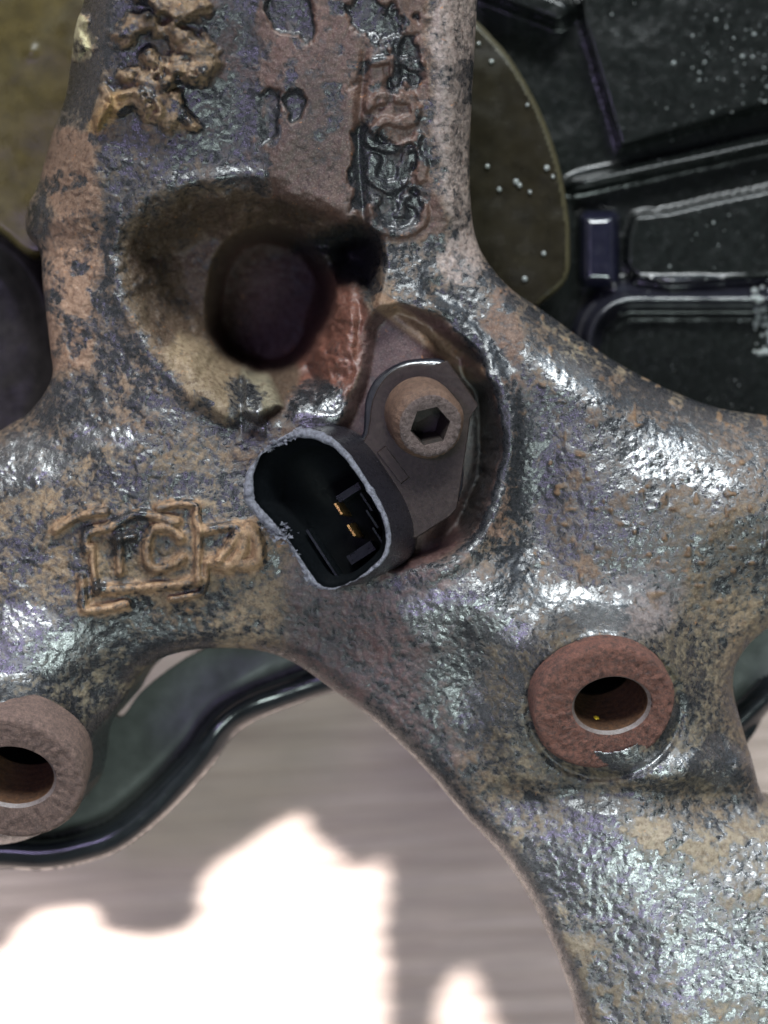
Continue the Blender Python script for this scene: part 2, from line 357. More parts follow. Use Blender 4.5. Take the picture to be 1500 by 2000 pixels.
SLOT = [(580,484),(640,464),(690,440),(735,468),(742,520),(726,585),(700,548),(662,536),(636,500)]
LEDGE = [(318,690),(352,655),(395,672),(432,708),(466,722),(469,808),(436,812),(380,775)]
BLOCK = [(474,726),(526,738),(545,792),(504,818),(474,802)]
def warped(U, V, poly, a): return polysd(U + 2 * a * (fbm(U, V, 38, 61, 4) - .5), V + 2 * a * (fbm(U, V, 38, 67, 4) - .5), poly)
def ih_(U, V): return ell(U + 30 * (fbm(U, V, 90, 63, 3) - .5), V + 30 * (fbm(U, V, 90, 64, 3) - .5), 528, 588, 118, 138, .1)
def arm_pit(U, V): return fbm(U, V * .75, 74, 60, 5)
def casting_z(U, V, d):
    z = np.zeros(U.shape)
    # rounded edges; broader on the left flank of the upright arm
    left = smooth(-U, -260, -150) * smooth(-V, -560, -420)
    wd = 42 + 70 * left + 75 * smooth(U, 980, 1080) * smooth(-V, -1000, -880) + 80 * smooth(-U, -220, -60) * smooth(V, 760, 830) * smooth(-V, -1100, -1000)
    E = 46 + 40 * smooth(U, 980, 1080) * smooth(-V, -1000, -880) + 40 * smooth(-U, -220, -60) * smooth(V, 760, 830) * smooth(-V, -1100, -1000) + 90 * left + 20 * smooth(V, 1500, 1700)
    tt = 1 - np.clip(d / wd, 0, 1)
    z -= E * (1 - np.sqrt(np.clip(1 - tt ** 2, 0, 1)))
    z += 78 * smooth(d, -60, 240) - 60
    # upright arm
    up = smooth(-V, -520, -380)
    z += up * (26 * np.exp(-.5 * ((U - 872) / 26) ** 2) - 16 * np.exp(-.5 * ((U - 470) / 42) ** 2) + 22 * np.exp(-.5 * ((U - 200 + .12 * (V - 200)) / 42) ** 2))
    z -= 15 * np.exp(-.5 * ((U - 706 - 6 * np.sin(V / 60)) / 6.5) ** 2) * smooth(V, 60, 160) * smooth(-V, -740, -640)
    z += .27 * (500 - V).clip(0) * up
    # corrosion pits on the arm
    pit = arm_pit(U, V)
    armm = smooth(U, 495, 530) * smooth(-U, -860, -830) * smooth(-V, -470, -400)
    z -= armm * 15 * smooth(pit, .49, .60)
    # body
    z += 26 * gau(U, V, 250, 960, 170, 110) + 36 * gau(U, V, 60, 1260, 150, 60)
    z -= 26 * gau(U, V, 240, 1345, 70, 70)
    z += 34 * gau(U, V, 1120, 745, 110, 45, .55) 
    z -= 40 * gau(U, V, 1050, 1000, 50, 120) + 16 * gau(U, V, 930, 1330, 60, 130, -.4)
    z += 46 * gau(U, V, 950, 1190, 130, 60, .3) + 18 * gau(U, V, 1330, 960, 150, 130)
    # arm running to the lower right
    z += (24 * smooth(V, 1570, 1650) + .05 * (V - 1600).clip(0)) * smooth(U, 900, 1080) - 30 * gau(U, V, 1230, 1552, 190, 22, -.02)
    z += 30 * smooth(V, 1425, 1505) * smooth(U, 1120, 1250) * smooth(-V, -1600, -1505)
    z += (V - 1700).clip(0) * .05
    # bosses
    for cu, cv in BOSSES:
        r = ell(U, V, cu, cv, 1, 1)
        z += 96 * smooth(-r, -275, -50) + smooth(-r, -215, -120) * (-16 + .40 * (cv - V).clip(-130, 150))
        z -= 14 * np.exp(-.5 * ((ell(U, V, cu, cv + 6, 144, 130) - 1.02) / .05) ** 2)
    # deep cavity
    b = warped(U, V, BOWL, 11); rough_b = b + 16 * (fbm(U, V, 60, 5) - .5) * 2
    z -= 190 * smooth(rough_b, -14, 120)
    z += 9 * np.exp(-.5 * ((b + 16) / 12) ** 2) * (U < 520)
    ih = ih_(U, V)
    z -= 240 * smooth(-ih, -1.14, -.80)
    z -= 200 * smooth(warped(U, V, SLOT, 5), -20, 44)
    z += 55 * smooth(-ell(U, V, 650, 650, 62, 110, .1), -1.0, -.4)
    z += 40 * smooth(warped(U, V, LEDGE, 7), -26, 26)        # machined pale ledge
    z -= 26 * np.exp(-.5 * ((U - 471) / 4) ** 2) * (V > 700) * smooth(-V, -860, -800)
    z += 55 * smooth(warped(U, V, BLOCK, 5), -16, 12)
    z += 26 * gau(U, V, 620, 780, 38, 30)
    # sensor pocket with its thick lip
    p = warped(U, V, POCK, 8)
    z -= 62 * smooth(p, -8, 26) + 80 * smooth(p, 6, 40) * smooth(U, 820, 900)
    z += 18 * np.exp(-.5 * ((p + 22) / 13) ** 2) * smooth(U, 780, 860)
    z -= 10 * np.exp(-.5 * ((p - 40) / 7) ** 2) * smooth(U, 820, 880)
    z -= 16 * np.exp(-.5 * (segdist(U, V, (850, 575), (975, 700)) / 18) ** 2)
    z += 16 * np.exp(-.5 * (segdist(U, V, (730, 585), (930, 735)) / 12) ** 2)
    # bore clearance under the bushings
    for cu, cv in BOSSES:
        z -= 330 * (ell(U, V, cu + 6, cv - 2, 98, 90) < 1)
    # marks
    wob = (fbm(U, V, 22, 91, 3) - .5)
    for pts, wdt in zip(MARKS, MARKW):
        dd = linedist(U, V, spline(pts, 4, False)) + wob * 4
        z += 17 * smooth(-dd, -wdt * 1.35, -wdt * .3) + 5 * np.exp(-(dd / 16) ** 2)
    for pts in TOPM:
        dd = linedist(U, V, spline(pts, 4, False)) + wob * 14
        z += 10 * smooth(-dd, -15, -6)
    for pts, r in LUMP + LUMPE:
        dd = linedist(U, V, spline(pts, 3, False))
        z += 36 * smooth(fbm(U, V, 30, 33, 3) * .7 + .15 + .34 * (1 - dd / (1.5 * r)), .40, .80) * (dd < 3.4 * r) * smooth(-dd, -3.2 * r, -1.5 * r)
    # casting texture
    soft = 1 - .75 * smooth(p, 0, 20)
    soft = soft * (1 - .55 * mark_mask(U, V, MARKS, MARKW, 2.4))
    z += soft * (20 * (fbm(U, V, 170, 11, 2) - .5) + 4 * (fbm(U, V, 40, 12, 2) - .5) + 3.2 * (fbm(U, V, 10, 13, 2) - .5))
    # coarse scaly rust
    crust = smooth(fbm(U, V, 26, 21, 4), .5, .62) * (smooth(-U, -420, -300) * smooth(-V, -1250, -1100) * smooth(V, 240, 330) + smooth(U, 560, 900) * .35)
    z += soft * 3.5 * crust * (b < 30)
    nub = smooth(vnoise(U, V, 15, 77), .80, .97) * smooth(U, 990, 1080) * smooth(-V, -1230, -1150)
    z += 5 * nub
    return z
def lump_mask(U, V):
    m = np.zeros(U.shape)
    for pts, r in LUMP + LUMPE:
        dd = linedist(U, V, spline(pts, 3, False))
        m = np.maximum(m, smooth(fbm(U, V, 30, 33, 3) * .7 + .15 + .34 * (1 - dd / (1.5 * r)), .38, .62) * smooth(-dd, -3.0 * r, -1.6 * r))
    return m
def mark_mask(U, V, lst, ws, e=2.0):
    wob = (fbm(U, V, 22, 91, 3) - .5); m = np.zeros(U.shape)
    for pts, r in zip(lst, ws): m = np.maximum(m, smooth(-(linedist(U, V, spline(pts, 4, False)) + wob * 4), -r * e, -r))
    return m
def casting_attr(U, V, d, Z):
    R = np.full(U.shape, .34); T = np.zeros(U.shape + (3,)); T[:] = (.27, .20, .155); PE = np.full(U.shape, .45); W = np.zeros(U.shape)
    j = fbm(U, V, 80, 44, 4) - .5
    Uj, Vj = U + j * 90, V + (fbm(U, V, 80, 49, 4) - .5) * 90
    def put(mask, r=None, c=None, pe=None, wet=None):
        if r is not None: R[:] = R * (1 - mask) + r * mask
        if c is not None: T[:] = T * (1 - mask[..., None]) + np.array(c) * mask[..., None]
        if pe is not None: PE[:] = PE * (1 - mask) + pe * mask
        if wet is not None: W[:] = W * (1 - mask) + wet * mask
    def box(u0, u1, v0, v1, s=40):
        return smooth(Uj, u0 - s, u0 + s) * smooth(-Uj, -u1 - s, -u1 + s) * smooth(Vj, v0 - s, v0 + s) * smooth(-Vj, -v1 - s, -v1 + s)
    put(box(-200, 470, -100, 420), .30, (.22, .17, .13), .35)
    put(box(985, 1060, 760, 1120, 24), .12, (.2, .13, .09), .3)
    put(box(390, 520, -100, 360, 25), .22, (.12, .08, .09), .2)
    put(box(515, 850, -100, 480, 14), .86, (.15, .085, .07), .2, .35)
    put(box(515, 850, -100, 480, 10) * smooth(arm_pit(U, V), .51, .58), .22, (.1, .08, .09), .25, .5)
    put(box(860, 940, -100, 560, 14), .62, (.40, .33, .325), .3, .35)
    put(box(90, 205, 250, 740, 14), .80, (.34, .225, .17), .3)
    put(box(60, 190, -100, 260, 14), .20, (.3, .25, .2), .4)
    put(box(225, 400, 640, 860, 40), .25, (.3, .22, .17), .3)
    put(box(-100, 460, 860, 1230, 50), .42, (.36, .27, .19), .3)
    put(box(160, 470, 1100, 1190, 30), .56, (.38, .29, .2), .3)
    put(box(-100, 260, 1190, 1440, 30), .24, (.3, .26, .2), .55)
    put(box(420, 560, 1060, 1260, 20), .50, (.38, .30, .22), .3)
    put(box(540, 900, 1090, 1500, 30), .50, (.14, .075, .082), .25, .6)
    put(box(560, 760, 820, 900, 20), .3, (.1, .07, .06), .3, .4)
    put(box(840, 1000, 1120, 1400, 30), .30, (.2, .15, .15), .6)
    put(box(955, 1010, 560, 1060, 14), .66, (.24, .155, .125), .3)
    put(box(1060, 1180, 620, 760, 25), .42, (.42, .36, .26), .4)
    put(box(1060, 1600, 760, 1180, 40), .27, (.27, .19, .145), .75)
    put(box(1320, 1600, 980, 1240, 50), .52, (.30, .235, .17), .5)
    put(box(1180, 1340, 1130, 1260, 25), .50, (.30, .26, .28), .3, .3)
    put(box(950, 1420, 1230, 1560, 35), .42, (.25, .21, .16), .55)
    put(box(960, 1600, 1590, 2100, 30), .36, (.40, .34, .27), .42, .1)
    put(box(960, 1700, 1590, 2200, 30) * smooth(fbm(U, V, 46, 333, 5), .53, .58), .80)
    e = smooth(-d, -34, -10) * smooth(V, 1340, 1420) * smooth(-U, -1300, -1100); put(e, .25, (.2, .17, .17), .5)
    e = smooth(-d, -30, -12) * smooth(U, 1000, 1060) * smooth(-V, -1000, -880); put(e, .2, (.33, .27, .2), .2)
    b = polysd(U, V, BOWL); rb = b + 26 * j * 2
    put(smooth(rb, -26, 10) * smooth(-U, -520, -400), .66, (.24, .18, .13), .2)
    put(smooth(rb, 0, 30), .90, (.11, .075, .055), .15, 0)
    put(smooth(-ell(Uj, V, 655, 660, 85, 150, .1), -1.1, -.8) * (b > -5), .95, (.19, .075, .055), .1, .4)
    put(smooth(warped(U, V, LEDGE, 14), -20, 10) * (U < 472), .93, (.37, .29, .205), .1)
    put(smooth(-ih_(U, V), -1.12, -.8), .95, (.06, .026, .026), .1, 0)  # maroon bore centre, with the shade of its depth painted in
    put(smooth(warped(U, V, BLOCK, 8), -12, 6), .8, (.36, .33, .25), .2)
    put(smooth(warped(U, V, SLOT, 7), -34, 16), .3, (.02, .02, .02), .1)  # near-black tint paints the darkness of the slot's depth
    put(smooth(-ell(U, V, 620, 795, 60, 40), -1.2, -.8), .15, (.2, .16, .17), .6)
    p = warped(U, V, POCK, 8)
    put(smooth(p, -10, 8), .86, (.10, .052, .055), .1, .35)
    put(smooth(p, -4, 8) * smooth(Uj, 890, 930), .5, (.03, .02, .02), .1, .8)  # oily black tint also paints the shadow beside the flange
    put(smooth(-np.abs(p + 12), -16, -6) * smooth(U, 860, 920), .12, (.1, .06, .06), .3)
    put(smooth(-segdist(U, V, (870, 590), (985, 720)), -26, -12), .05, None, .2)
    put(smooth(-segdist(U, V, (745, 590), (930, 730)), -24, -12), .92, (.26, .17, .12), .1)
    put(lump_mask(U, V), .68, (.36, .255, .17), .2)
    put(smooth(-segdist(U, V, (150, 48), (158, 100)), -26, -16), .98, (.55,.52,.34), .2)
    put(smooth(-segdist(U, V, (190, 245), (230, 200)), -30, -10), .8, (.46, .3, .15), .2)
    mk = mark_mask(U, V, MARKS, MARKW, 2.2); put(mk, .70, (.54, .36, .235), .2)
    nub = smooth(vnoise(U, V, 15, 77), .80, .9) * smooth(U, 990, 1080) * smooth(-V, -1230, -1150); put(nub, .8, (.28, .18, .115), .1)
    put(smooth(fbm(U, V, 42, 150, 4), .60, .68) * .8 * (1 - smooth(p, -20, 0)), .62)
    put(smooth(-fbm(U, V, 42, 170, 4), -.42, -.35) * .8 * (1 - smooth(p, -20, 0)) * (b < 0), .22)
    T *= np.array((.50, .475, .42)) * (1 + 1.3 * (fbm(U, V, 170, 201, 4) - .5))[..., None]
    R += .45 * (fbm(U, V, 150, 211, 4) - .5) * (1 - smooth(p, -10, 10))
    SH_ = .16 + .8 * box(960, 1700, 1590, 2200, 30) + .25 * box(840, 1060, 1100, 1400, 40) + .2 * box(1060, 1700, 800, 1200, 60)
    SH_ *= .55 + .9 * fbm(U, V, 110, 301, 4)
    for cu, cv, ru, rv, an in ((1140,1190,80,42,.1),(30,895,130,60,0),(60,1250,150,60,0),(1120,730,90,45,.5),(615,790,50,40,0),(870,1200,70,45,0),(480,790,60,30,.4),
                           (1300,1480,180,34,.05),(1140,1670,130,60,.2),(1260,1760,200,90,.2),(1400,1900,160,90,0),(980,1210,90,40,.5),(860,1010,20,20,0),(220,850,60,30,0),(1330,900,120,40,.3),(640,830,40,30,0)):
        q = ell(Uj, Vj, cu, cv, ru, rv, an); mm = smooth(-q, -1.25, -.7) * (1 - smooth(p, -20, 0)) * .85
        R[:] = R * (1 - mm) + .14 * mm; PE[:] = PE * (1 - mm) + .55 * mm; SH_ = np.maximum(SH_, mm / .85)
    return {'tint': T, 'rust': np.stack([R, PE, W], -1), 'shine': np.stack([np.clip(SH_, 0, 1)] * 3, -1)}
def casting_owner(U, V):
    o = np.zeros(U.shape, int)
    b = polysd(U, V, BOWL); o[b > 0] = 1
    p = warped(U, V, POCK, 8); o[(p > 0) & (b <= 0)] = 2
    for i, (pts, wdt) in enumerate(zip(MARKS, MARKW)):
        o[linedist(U, V, spline(pts, 4, False)) < wdt * 1.15] = 10
    for pts in TOPM: o[(linedist(U, V, spline(pts, 4, False)) < 9) & (b < 0)] = 11
    o[(lump_mask(U, V) > .5) & (U < 440)] = 12
    return o
KN = empty('steering_knuckle', P(750, 1000, -250), 'big rusty black-painted iron casting with three arms spread across the whole picture', 'steering knuckle')
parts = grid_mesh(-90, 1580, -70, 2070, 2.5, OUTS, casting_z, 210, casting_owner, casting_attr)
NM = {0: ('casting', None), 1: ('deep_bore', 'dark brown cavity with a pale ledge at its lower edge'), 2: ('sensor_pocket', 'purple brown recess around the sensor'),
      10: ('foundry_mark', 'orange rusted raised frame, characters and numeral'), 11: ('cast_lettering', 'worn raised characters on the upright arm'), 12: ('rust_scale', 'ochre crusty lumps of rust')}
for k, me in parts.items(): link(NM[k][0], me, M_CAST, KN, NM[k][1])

# bushings pressed in the bosses
def ring(c, ax, xa, ya, r, h, n=110, jit=0, seed=0):
    rr = np.random.default_rng(seed)
    ph = rr.random(6) * 6.28
    return [tuple(c + xa * (r + jit * sum(math.sin((q + 2) * 2 * math.pi * i / n + ph[q]) for q in range(6)) / 3) * math.cos(2 * math.pi * i / n)
                  + ya * (r + jit * sum(math.sin((q + 2) * 2 * math.pi * i / n + ph[q]) for q in range(6)) / 3) * math.sin(2 * math.pi * i / n) + ax * h) for i in range(n)]
def rough(L, a, seed):
    g = np.random.default_rng(seed); return [tuple(np.array(p) + g.normal(0, a, 3) * (.5, .5, 1)) for p in L]
def bushing(cu, cv, z, tilt_x, tilt_y, R, r, hole_off, mat, lab, bmat):
    ax = Vector((tilt_x, tilt_y, 1)).normalized(); ya = (Vector((0, 1, 0)) - ax * ax.y).normalized(); xa = ya.cross(ax)
    c = Vector(P(cu, cv, z)); R *= S; r *= S
    hc = c + xa * hole_off[0] * S + ya * hole_off[1] * S
    L = [ring(c, ax, xa, ya, R, -90 * S, jit=.00012), ring(c, ax, xa, ya, R, -6 * S, jit=.00015), ring(c, ax, xa, ya, R - 5 * S, 0, jit=.00015, seed=1),
         *[rough(ring(c.lerp(hc, q), ax, xa, ya, R * (1 - q) + r * q, 1.5 * S), 1.8 * S, int(q * 100)) for q in (.12, .22, .33, .44, .55, .66, .77, .88)], ring(hc, ax, xa, ya * .84, r + 7 * S, 0, jit=.00006)]
    b = link('bushing', fixn_loft(L), mat, KN, lab)
    L = [ring(hc, ax, xa, ya * .84, r + 7 * S, 0, jit=.00006), ring(hc, ax, xa, ya * .84, r + 1 * S, -7 * S)]
    link('chamfer', loft(L), M_CHAMFER, b)
    void = [ring(hc, ax, xa, ya * .84, r + 1 * S, -140 * S), ring(hc, ax, xa, ya * .84, r * 1.28, -170 * S), ring(hc, ax, xa, ya * .84, r * 1.2, -420 * S)]
    L = [ring(hc, ax, xa, ya * .84, r + 1 * S, -7 * S)]
    for k in range(14):
        L.append(ring(hc, ax, xa, ya * .84, r + (1.5 * (k % 2)) * S, (-9 - 10 * k) * S))
    link('threaded_bore', loft(L), bmat, b)
    link('shadow_chamber', loft(void, cap1=True), M_INNER, b)  # added chamber, coloured near-black to stand for shade deep in the hole
    return b, hc, ax, xa, ya
def fixn_loft(L): return loft(L)
b1 = bushing(1180, 1384, 98, .10, -.46, 136, 70, (14, 6), M_BUSH, 'red brown rusted round bushing face with lower bore wall lit', M_BORE)
b2 = bushing(25, 1522, 98, .0, -.46, 136, 76, (0, 4), M_BUSH2, 'duller brown bushing face cut by the left picture edge', M_BORE)
# yellow paint fleck in the right bore
hc, ax, xa, ya = b1[1:]
fl = hc - ya * 57 * S - xa * 14 * S - ax * 44 * S
vs = [tuple(fl + xa * S * random.uniform(4, 8) * math.cos(a) + ax * S * random.uniform(5, 11) * math.sin(a) + ya * S * 3) for a in np.linspace(0, 6.28, 9)[:-1]]
vs.append(tuple(fl + ya * 7 * S))
link('paint_fleck', mesh(vs, [(i, (i + 1) % 8, 8) for i in range(8)]), mat_plain('yellow_fleck', (.6, .42, .02), .5), KN)

# ------------------------------------------------------------------ wheel speed sensor
SE = empty('speed_sensor', P(760, 960, -20), 'black plastic sensor with scuffed open oval connector socket standing in the rusty pocket', 'sensor')
RIMO = spline([(476,962),(484,918),(520,880),(556,850),(596,837),(640,850),(678,882),(716,936),(748,990),(763,1040),(757,1085),(732,1112),(692,1134),(650,1150),(617,1148),(600,1128),(576,1085),(556,1052),(540,1040),(518,1028),(494,1000),(478,978)], 5)
RIMI = spline([(503,962),(503,930),(520,890),(560,867),(606,863),(646,878),(676,906),(706,950),(736,1002),(747,1042),(742,1078),(720,1103),(690,1126),(655,1139),(632,1138),(612,1120),(590,1086),(570,1056),(552,1034),(534,1012),(517,994),(506,980)], 5)
def jl(pts, du, dv, z, amp=0, seed=0, sc=1.0, cen=(630, 1000)):
    r = np.random.default_rng(seed); n = len(pts)
    return [P(cen[0] + (p[0] - cen[0]) * sc + du + amp * r.normal(), cen[1] + (p[1] - cen[1]) * sc + dv + amp * r.normal(), z + amp * 1.5 * r.normal()) for p in pts]
ZT = 150
body = link('connector_housing', loft([jl(RIMO, 0, 0, ZT - 7), jl(RIMO, 5, 0, ZT - 18, .8, 1), jl(RIMO, 22, -3, 95, .2, 2), jl(RIMO, 44, -7, 38), jl(RIMO, 48, -8, 20), jl(RIMO, 52, -8, -30)]), M_PLAST, SE)
link('socket_rim', loft([jl(RIMO, 0, 0, ZT - 7, .0), jl(RIMO, 0, 0, ZT - 1, 1.1, 3), jl(RIMI, -1, 0, ZT + 2, 1.5, 4, 1.075), jl(RIMI, 0, 0, ZT - 4, .5, 5, 1.055)]), M_RIM, body, 'pale scuffed rim of the socket')
link('socket_lining', loft([jl(RIMI, 0, 0, ZT - 4, .5, 5, 1.055), jl(RIMI, 6, -2, ZT - 30), jl(RIMI, 8, -2, ZT - 32, 0, 0, .93), jl(RIMI, 34, -6, 30, 0, 0, .9)], cap1=True), M_INNER, body)
# torn flash along the rim and at the keyway
fv, ff = [], []
for i in range(138):
    if i < 60: u, v = np.array([520, 878]) + np.array([75, -38]) * random.random() + np.random.default_rng(i).normal(0, 4, 2)
    elif i < 120: u, v = np.array([545, 1040]) + np.random.default_rng(i).normal(0, 10, 2) * (1.3, .9)
    else:
        tq = random.random(); u, v = 573 + 38 * tq + random.uniform(-4, 1), 1070 + 74 * tq
    a = random.random() * 6.28; L_ = random.uniform(3, 11); zz = ZT - random.uniform(-4, 14); k = len(fv)
    for q in range(3):
        fv.append(P(u + L_ * math.cos(a + q * 2.1) * (1 if q else .4), v + L_ * .6 * math.sin(a + q * 2.1), zz + random.uniform(-5, 6)))
    fv.append(P(u, v, zz - 6)); ff += [(k, k + 1, k + 2), (k, k + 1, k + 3), (k + 1, k + 2, k + 3)]
link('torn_flash', mesh(fv, ff), M_RIM, body, sm=False)
# contacts
def box(c, sx, sy, sz, rot=0, z0=None, tap=1.0, shear=(0, 0)):
    vs = []
    for q, zz in enumerate((c[2], c[2] + sz)):
        k = tap if q else 1
        for a, b_ in ((-1, -1), (1, -1), (1, 1), (-1, 1)):
            x, y = a * sx / 2 * k, b_ * sy / 2 * k
            vs.append(P(c[0] + x * math.cos(rot) - y * math.sin(rot) + q * shear[0], c[1] + x * math.sin(rot) + y * math.cos(rot) + q * shear[1], zz))
    return mesh(vs, [(3, 2, 1, 0), (4, 5, 6, 7), (0, 1, 5, 4), (1, 2, 6, 5), (2, 3, 7, 6), (3, 0, 4, 7)])
A_ = math.radians(57)
for (u, v) in ((676, 994), (701, 1036)):
    link('contact_pin', box((u, v, 28), 34, 6, 84, A_, tap=.75, shear=(-15, 0)), M_GOLD, body, sm=False)
link('contact_wall', box((690, 962, 28), 14, 52, 50, A_, shear=(-9, 0)), M_PIECE, body, sm=False)
link('contact_wall', box((714, 1080, 28), 20, 56, 44, A_, shear=(-9, 0)), M_PIECE, body, sm=False)
for q in range(3):
    link('moulded_rib', box((742 + 12 * q - 10, 980 + 34 * q, 28), 46, 4, 96 - 8 * q, A_, tap=.9, shear=(-17, 0)), M_PIECE, body, sm=False)
link('moulded_rib', box((642, 1080, 28), 120, 5, 60, A_, tap=.95, shear=(-12, 3)), M_PIECE, body, sm=False)
def plate(pts, z0, z1, bev=3, cen=(830, 880)):
    def sh(k, z): return [P(cen[0] + (p[0] - cen[0]) * k, cen[1] + (p[1] - cen[1]) * k, z) for p in pts]
    k = 1 - bev / 130
    return loft([sh(1, z0), sh(1, z1 - bev), sh(k, z1)], cap1=True)
FL = [(874,704),(934,791),(918,816),(914,850),(908,890),(900,944),(892,994),(880,1008),(846,1030),(812,1052),(770,1050),(720,960),(690,900),(704,872),(718,846),(722,822),(724,800),(727,784),(732,770),(738,757),(746,746),(755,735),(766,726),(778,719),(790,715),(805,711),(820,710),(850,712)]
link('flange', plate(FL, 0, 34, 2.5), M_FLANGE, SE, 'flat dusty dark plate with a pointed corner', sm=False)
LIP = spline([(700,868),(710,842),(712,805),(716,775),(730,745),(755,722),(790,705),(830,700),(862,702),(880,716),(900,760),(905,850),(895,980),(810,1046),(740,1020),(690,930)], 4)
link('flange_lip', plate(LIP, -40, 14, 6), M_GLOSS, SE, 'glossy black moulded lip under the flange')
link('locating_tab', box((768, 908, 34), 78, 20, 5, math.radians(53), tap=.95), M_FLANGE, SE, sm=False)
# small droplets of grease
def bead(u, v, z, r, mat, parent, name='bead'):
    return None

# ------------------------------------------------------------------ socket head bolt
BO = empty('socket_bolt', P(822, 808, 34), 'rusty hexagon socket cap bolt holding the sensor flange', 'bolt')
base = Vector(P(823, 810, 30)); top = Vector(P(841, 833, 112)); ax = (top - base).normalized(); H = (top - base).length
ya = (Vector((0, 1, 0)) - ax * ax.y).normalized(); xa = ya.cross(ax)
def hexring(r, h, n=110, rot=.25, jit=0):
    out = []
    for i in range(n):
        a = 2 * math.pi * i / n; q = (a - rot) % (math.pi / 3) - math.pi / 6; rr = r * math.cos(math.pi / 6) / math.cos(q)
        out.append(tuple(base + xa * rr * math.cos(a) + ya * rr * math.sin(a) + ax * h))
    return out
R = 71 * S
LL = [ring(base, ax, xa, ya, R, -20 * S), ring(base, ax, xa, ya, R, .55 * H, jit=.00014), ring(base, ax, xa, ya, R * .985, .68 * H, jit=.0001), rough(ring(base, ax, xa, ya, R * .93, .84 * H, jit=.0001), 1.0 * S, 1), rough(ring(base, ax, xa, ya, R * .84, .96 * H, jit=.00008), 1.2 * S, 2), rough(ring(base, ax, xa, ya, R * .80, H), 1.0 * S, 3), rough(ring(base, ax, xa, ya, R * .70, H), 1.0 * S, 4),
      ring(base, ax, xa, ya, R * .62, .99 * H), hexring(39 * S, .965 * H)]
hd = link('bolt_head', loft(LL[:5]), M_BOLTS, BO)
link('worn_face', loft(LL[4:]), M_BOLT, hd, 'rough grey brown end face')
link('hex_socket', loft([hexring(39 * S, .965 * H), hexring(37 * S, .8 * H), hexring(37 * S, .15 * H), hexring(20 * S, .08 * H)], cap1=True), M_SOCK, hd, sm=False)

# ------------------------------------------------------------------ splash shield (lower left, upper left, right notch)
SH = empty('splash_shield', P(300, 1450, -420), 'thin grey green sheet metal shield with glossy black rolled edge behind the casting', 'brake shield')
SO = spline([(-120,1380),(180,1360),(232,1402),(275,1352),(335,1304),(398,1268),(520,1225),(700,1250),(760,1330),(700,1342),(640,1356),(560,1384),(500,1409),(455,1440),(418,1492),(368,1548),(300,1614),(230,1664),(150,1690),(80,1700),(0,1697),(-120,1700)], 5)
LOW = spline([(760,1330),(700,1342),(640,1356),(560,1384),(500,1409),(455,1440),(418,1492),(368,1548),(300,1614),(230,1664),(150,1690),(80,1700),(0,1697),(-120,1700)], 5, False)
def sh_z(U, V, d):
    dl = np.full(U.shape, 1e9)
    for a, b in zip(LOW[:-1], LOW[1:]): dl = np.minimum(dl, segdist(U, V, a, b))
    t = np.clip(dl / 62, 0, 1)
    z = -330 + 60 * np.sqrt(np.clip(1 - (2 * t - 1) ** 2, 0, 1)) - 10 * np.exp(-.5 * ((dl - 70) / 10) ** 2)
    z += 30 * gau(U, V, 420, 1420, 90, 30, -.9)
    return z + 5 * (fbm(U, V, 90, 3, 2) - .5)
def sh_own(U, V):
    dl = np.full(U.shape, 1e9)
    for a, b in zip(LOW[:-1], LOW[1:]): dl = np.minimum(dl, segdist(U, V, a, b))
    return (dl < 66).astype(int)
for k, me in grid_mesh(-110, 760, 1220, 1710, 3, SO, sh_z, 30, sh_own).items():
    link('rolled_edge' if k else 'sheet', me, M_GREENMETAL if k else M_SHIELD, SH)
def flatz(z0, amp=6, sc=120, seed=9, f=None):
    def g(U, V, d):
        z = z0 + amp * (fbm(U, V, sc, seed, 3) - .5) - 14 * (1 - np.sqrt(np.clip(1 - (1 - np.clip(d / 14, 0, 1)) ** 2, 0, 1)))
        return z + (f(U, V, d) if f else 0)
    return g
RN = spline([(1380,1180),(1620,1120),(1620,1300),(1560,1350),(1500,1392),(1460,1450),(1400,1480)], 5)
def rn_f(U, V, d):
    return 46 * np.exp(-.5 * ((segdist(U, V, (1420,1470), (1520,1375)) - 26) / 18) ** 2)
g = grid_mesh(1380, 1620, 1120, 1500, 5, RN, flatz(-330, 6, 100, 5, rn_f), 30, lambda U, V: (segdist(U, V, (1410,1475), (1520,1372)) < 62).astype(int))
for k, me in g.items(): link('rolled_edge' if k else 'sheet', me, M_GREENMETAL if k else M_SHIELD, SH)

# upper left: stained olive plate and darker drum behind it
OL = empty('backing_plate', P(60, 250, -300), 'stained olive brown plate seen left of the upright arm', 'backing plate')
OP = [(-200,-120),(260,-120),(240,200),(190,420),(130,480),(60,500),(0,455),(-60,430),(-200,420)]
def ol_f(U, V, d): return -50 * smooth(-(U + V * 1.0), -170, 20) + 6 * gau(U, V, 60, 100, 10)
for k, me in grid_mesh(-200, 260, -120, 500, 5, spline(OP, 4), flatz(-240, 10, 140, 8, ol_f), 60).items(): link('plate', me, M_OLIVE, OL)
DR = empty('brake_drum', P(20, 640, -430), 'dark scuffed metal drum showing in the rounded notch at left', 'brake drum')
def dr_f(U, V, d): return 40 * np.exp(-.5 * ((ell(U, V, -60, 720, 170, 260) - 1) / .1) ** 2)
for k, me in grid_mesh(-200, 240, 400, 960, 5, spline([(-200,380),(240,380),(260,700),(200,960),(-200,960)], 3), flatz(-380, 14, 90, 6, dr_f), 60).items():
    link('drum_face', me, mat_plain('scuffed_dark_steel', (.016, .014, .013), .36, spec=.08, sc=3, var=.5, bd=.0001, dust=.3, dustc=(.12, .1, .09)), DR)

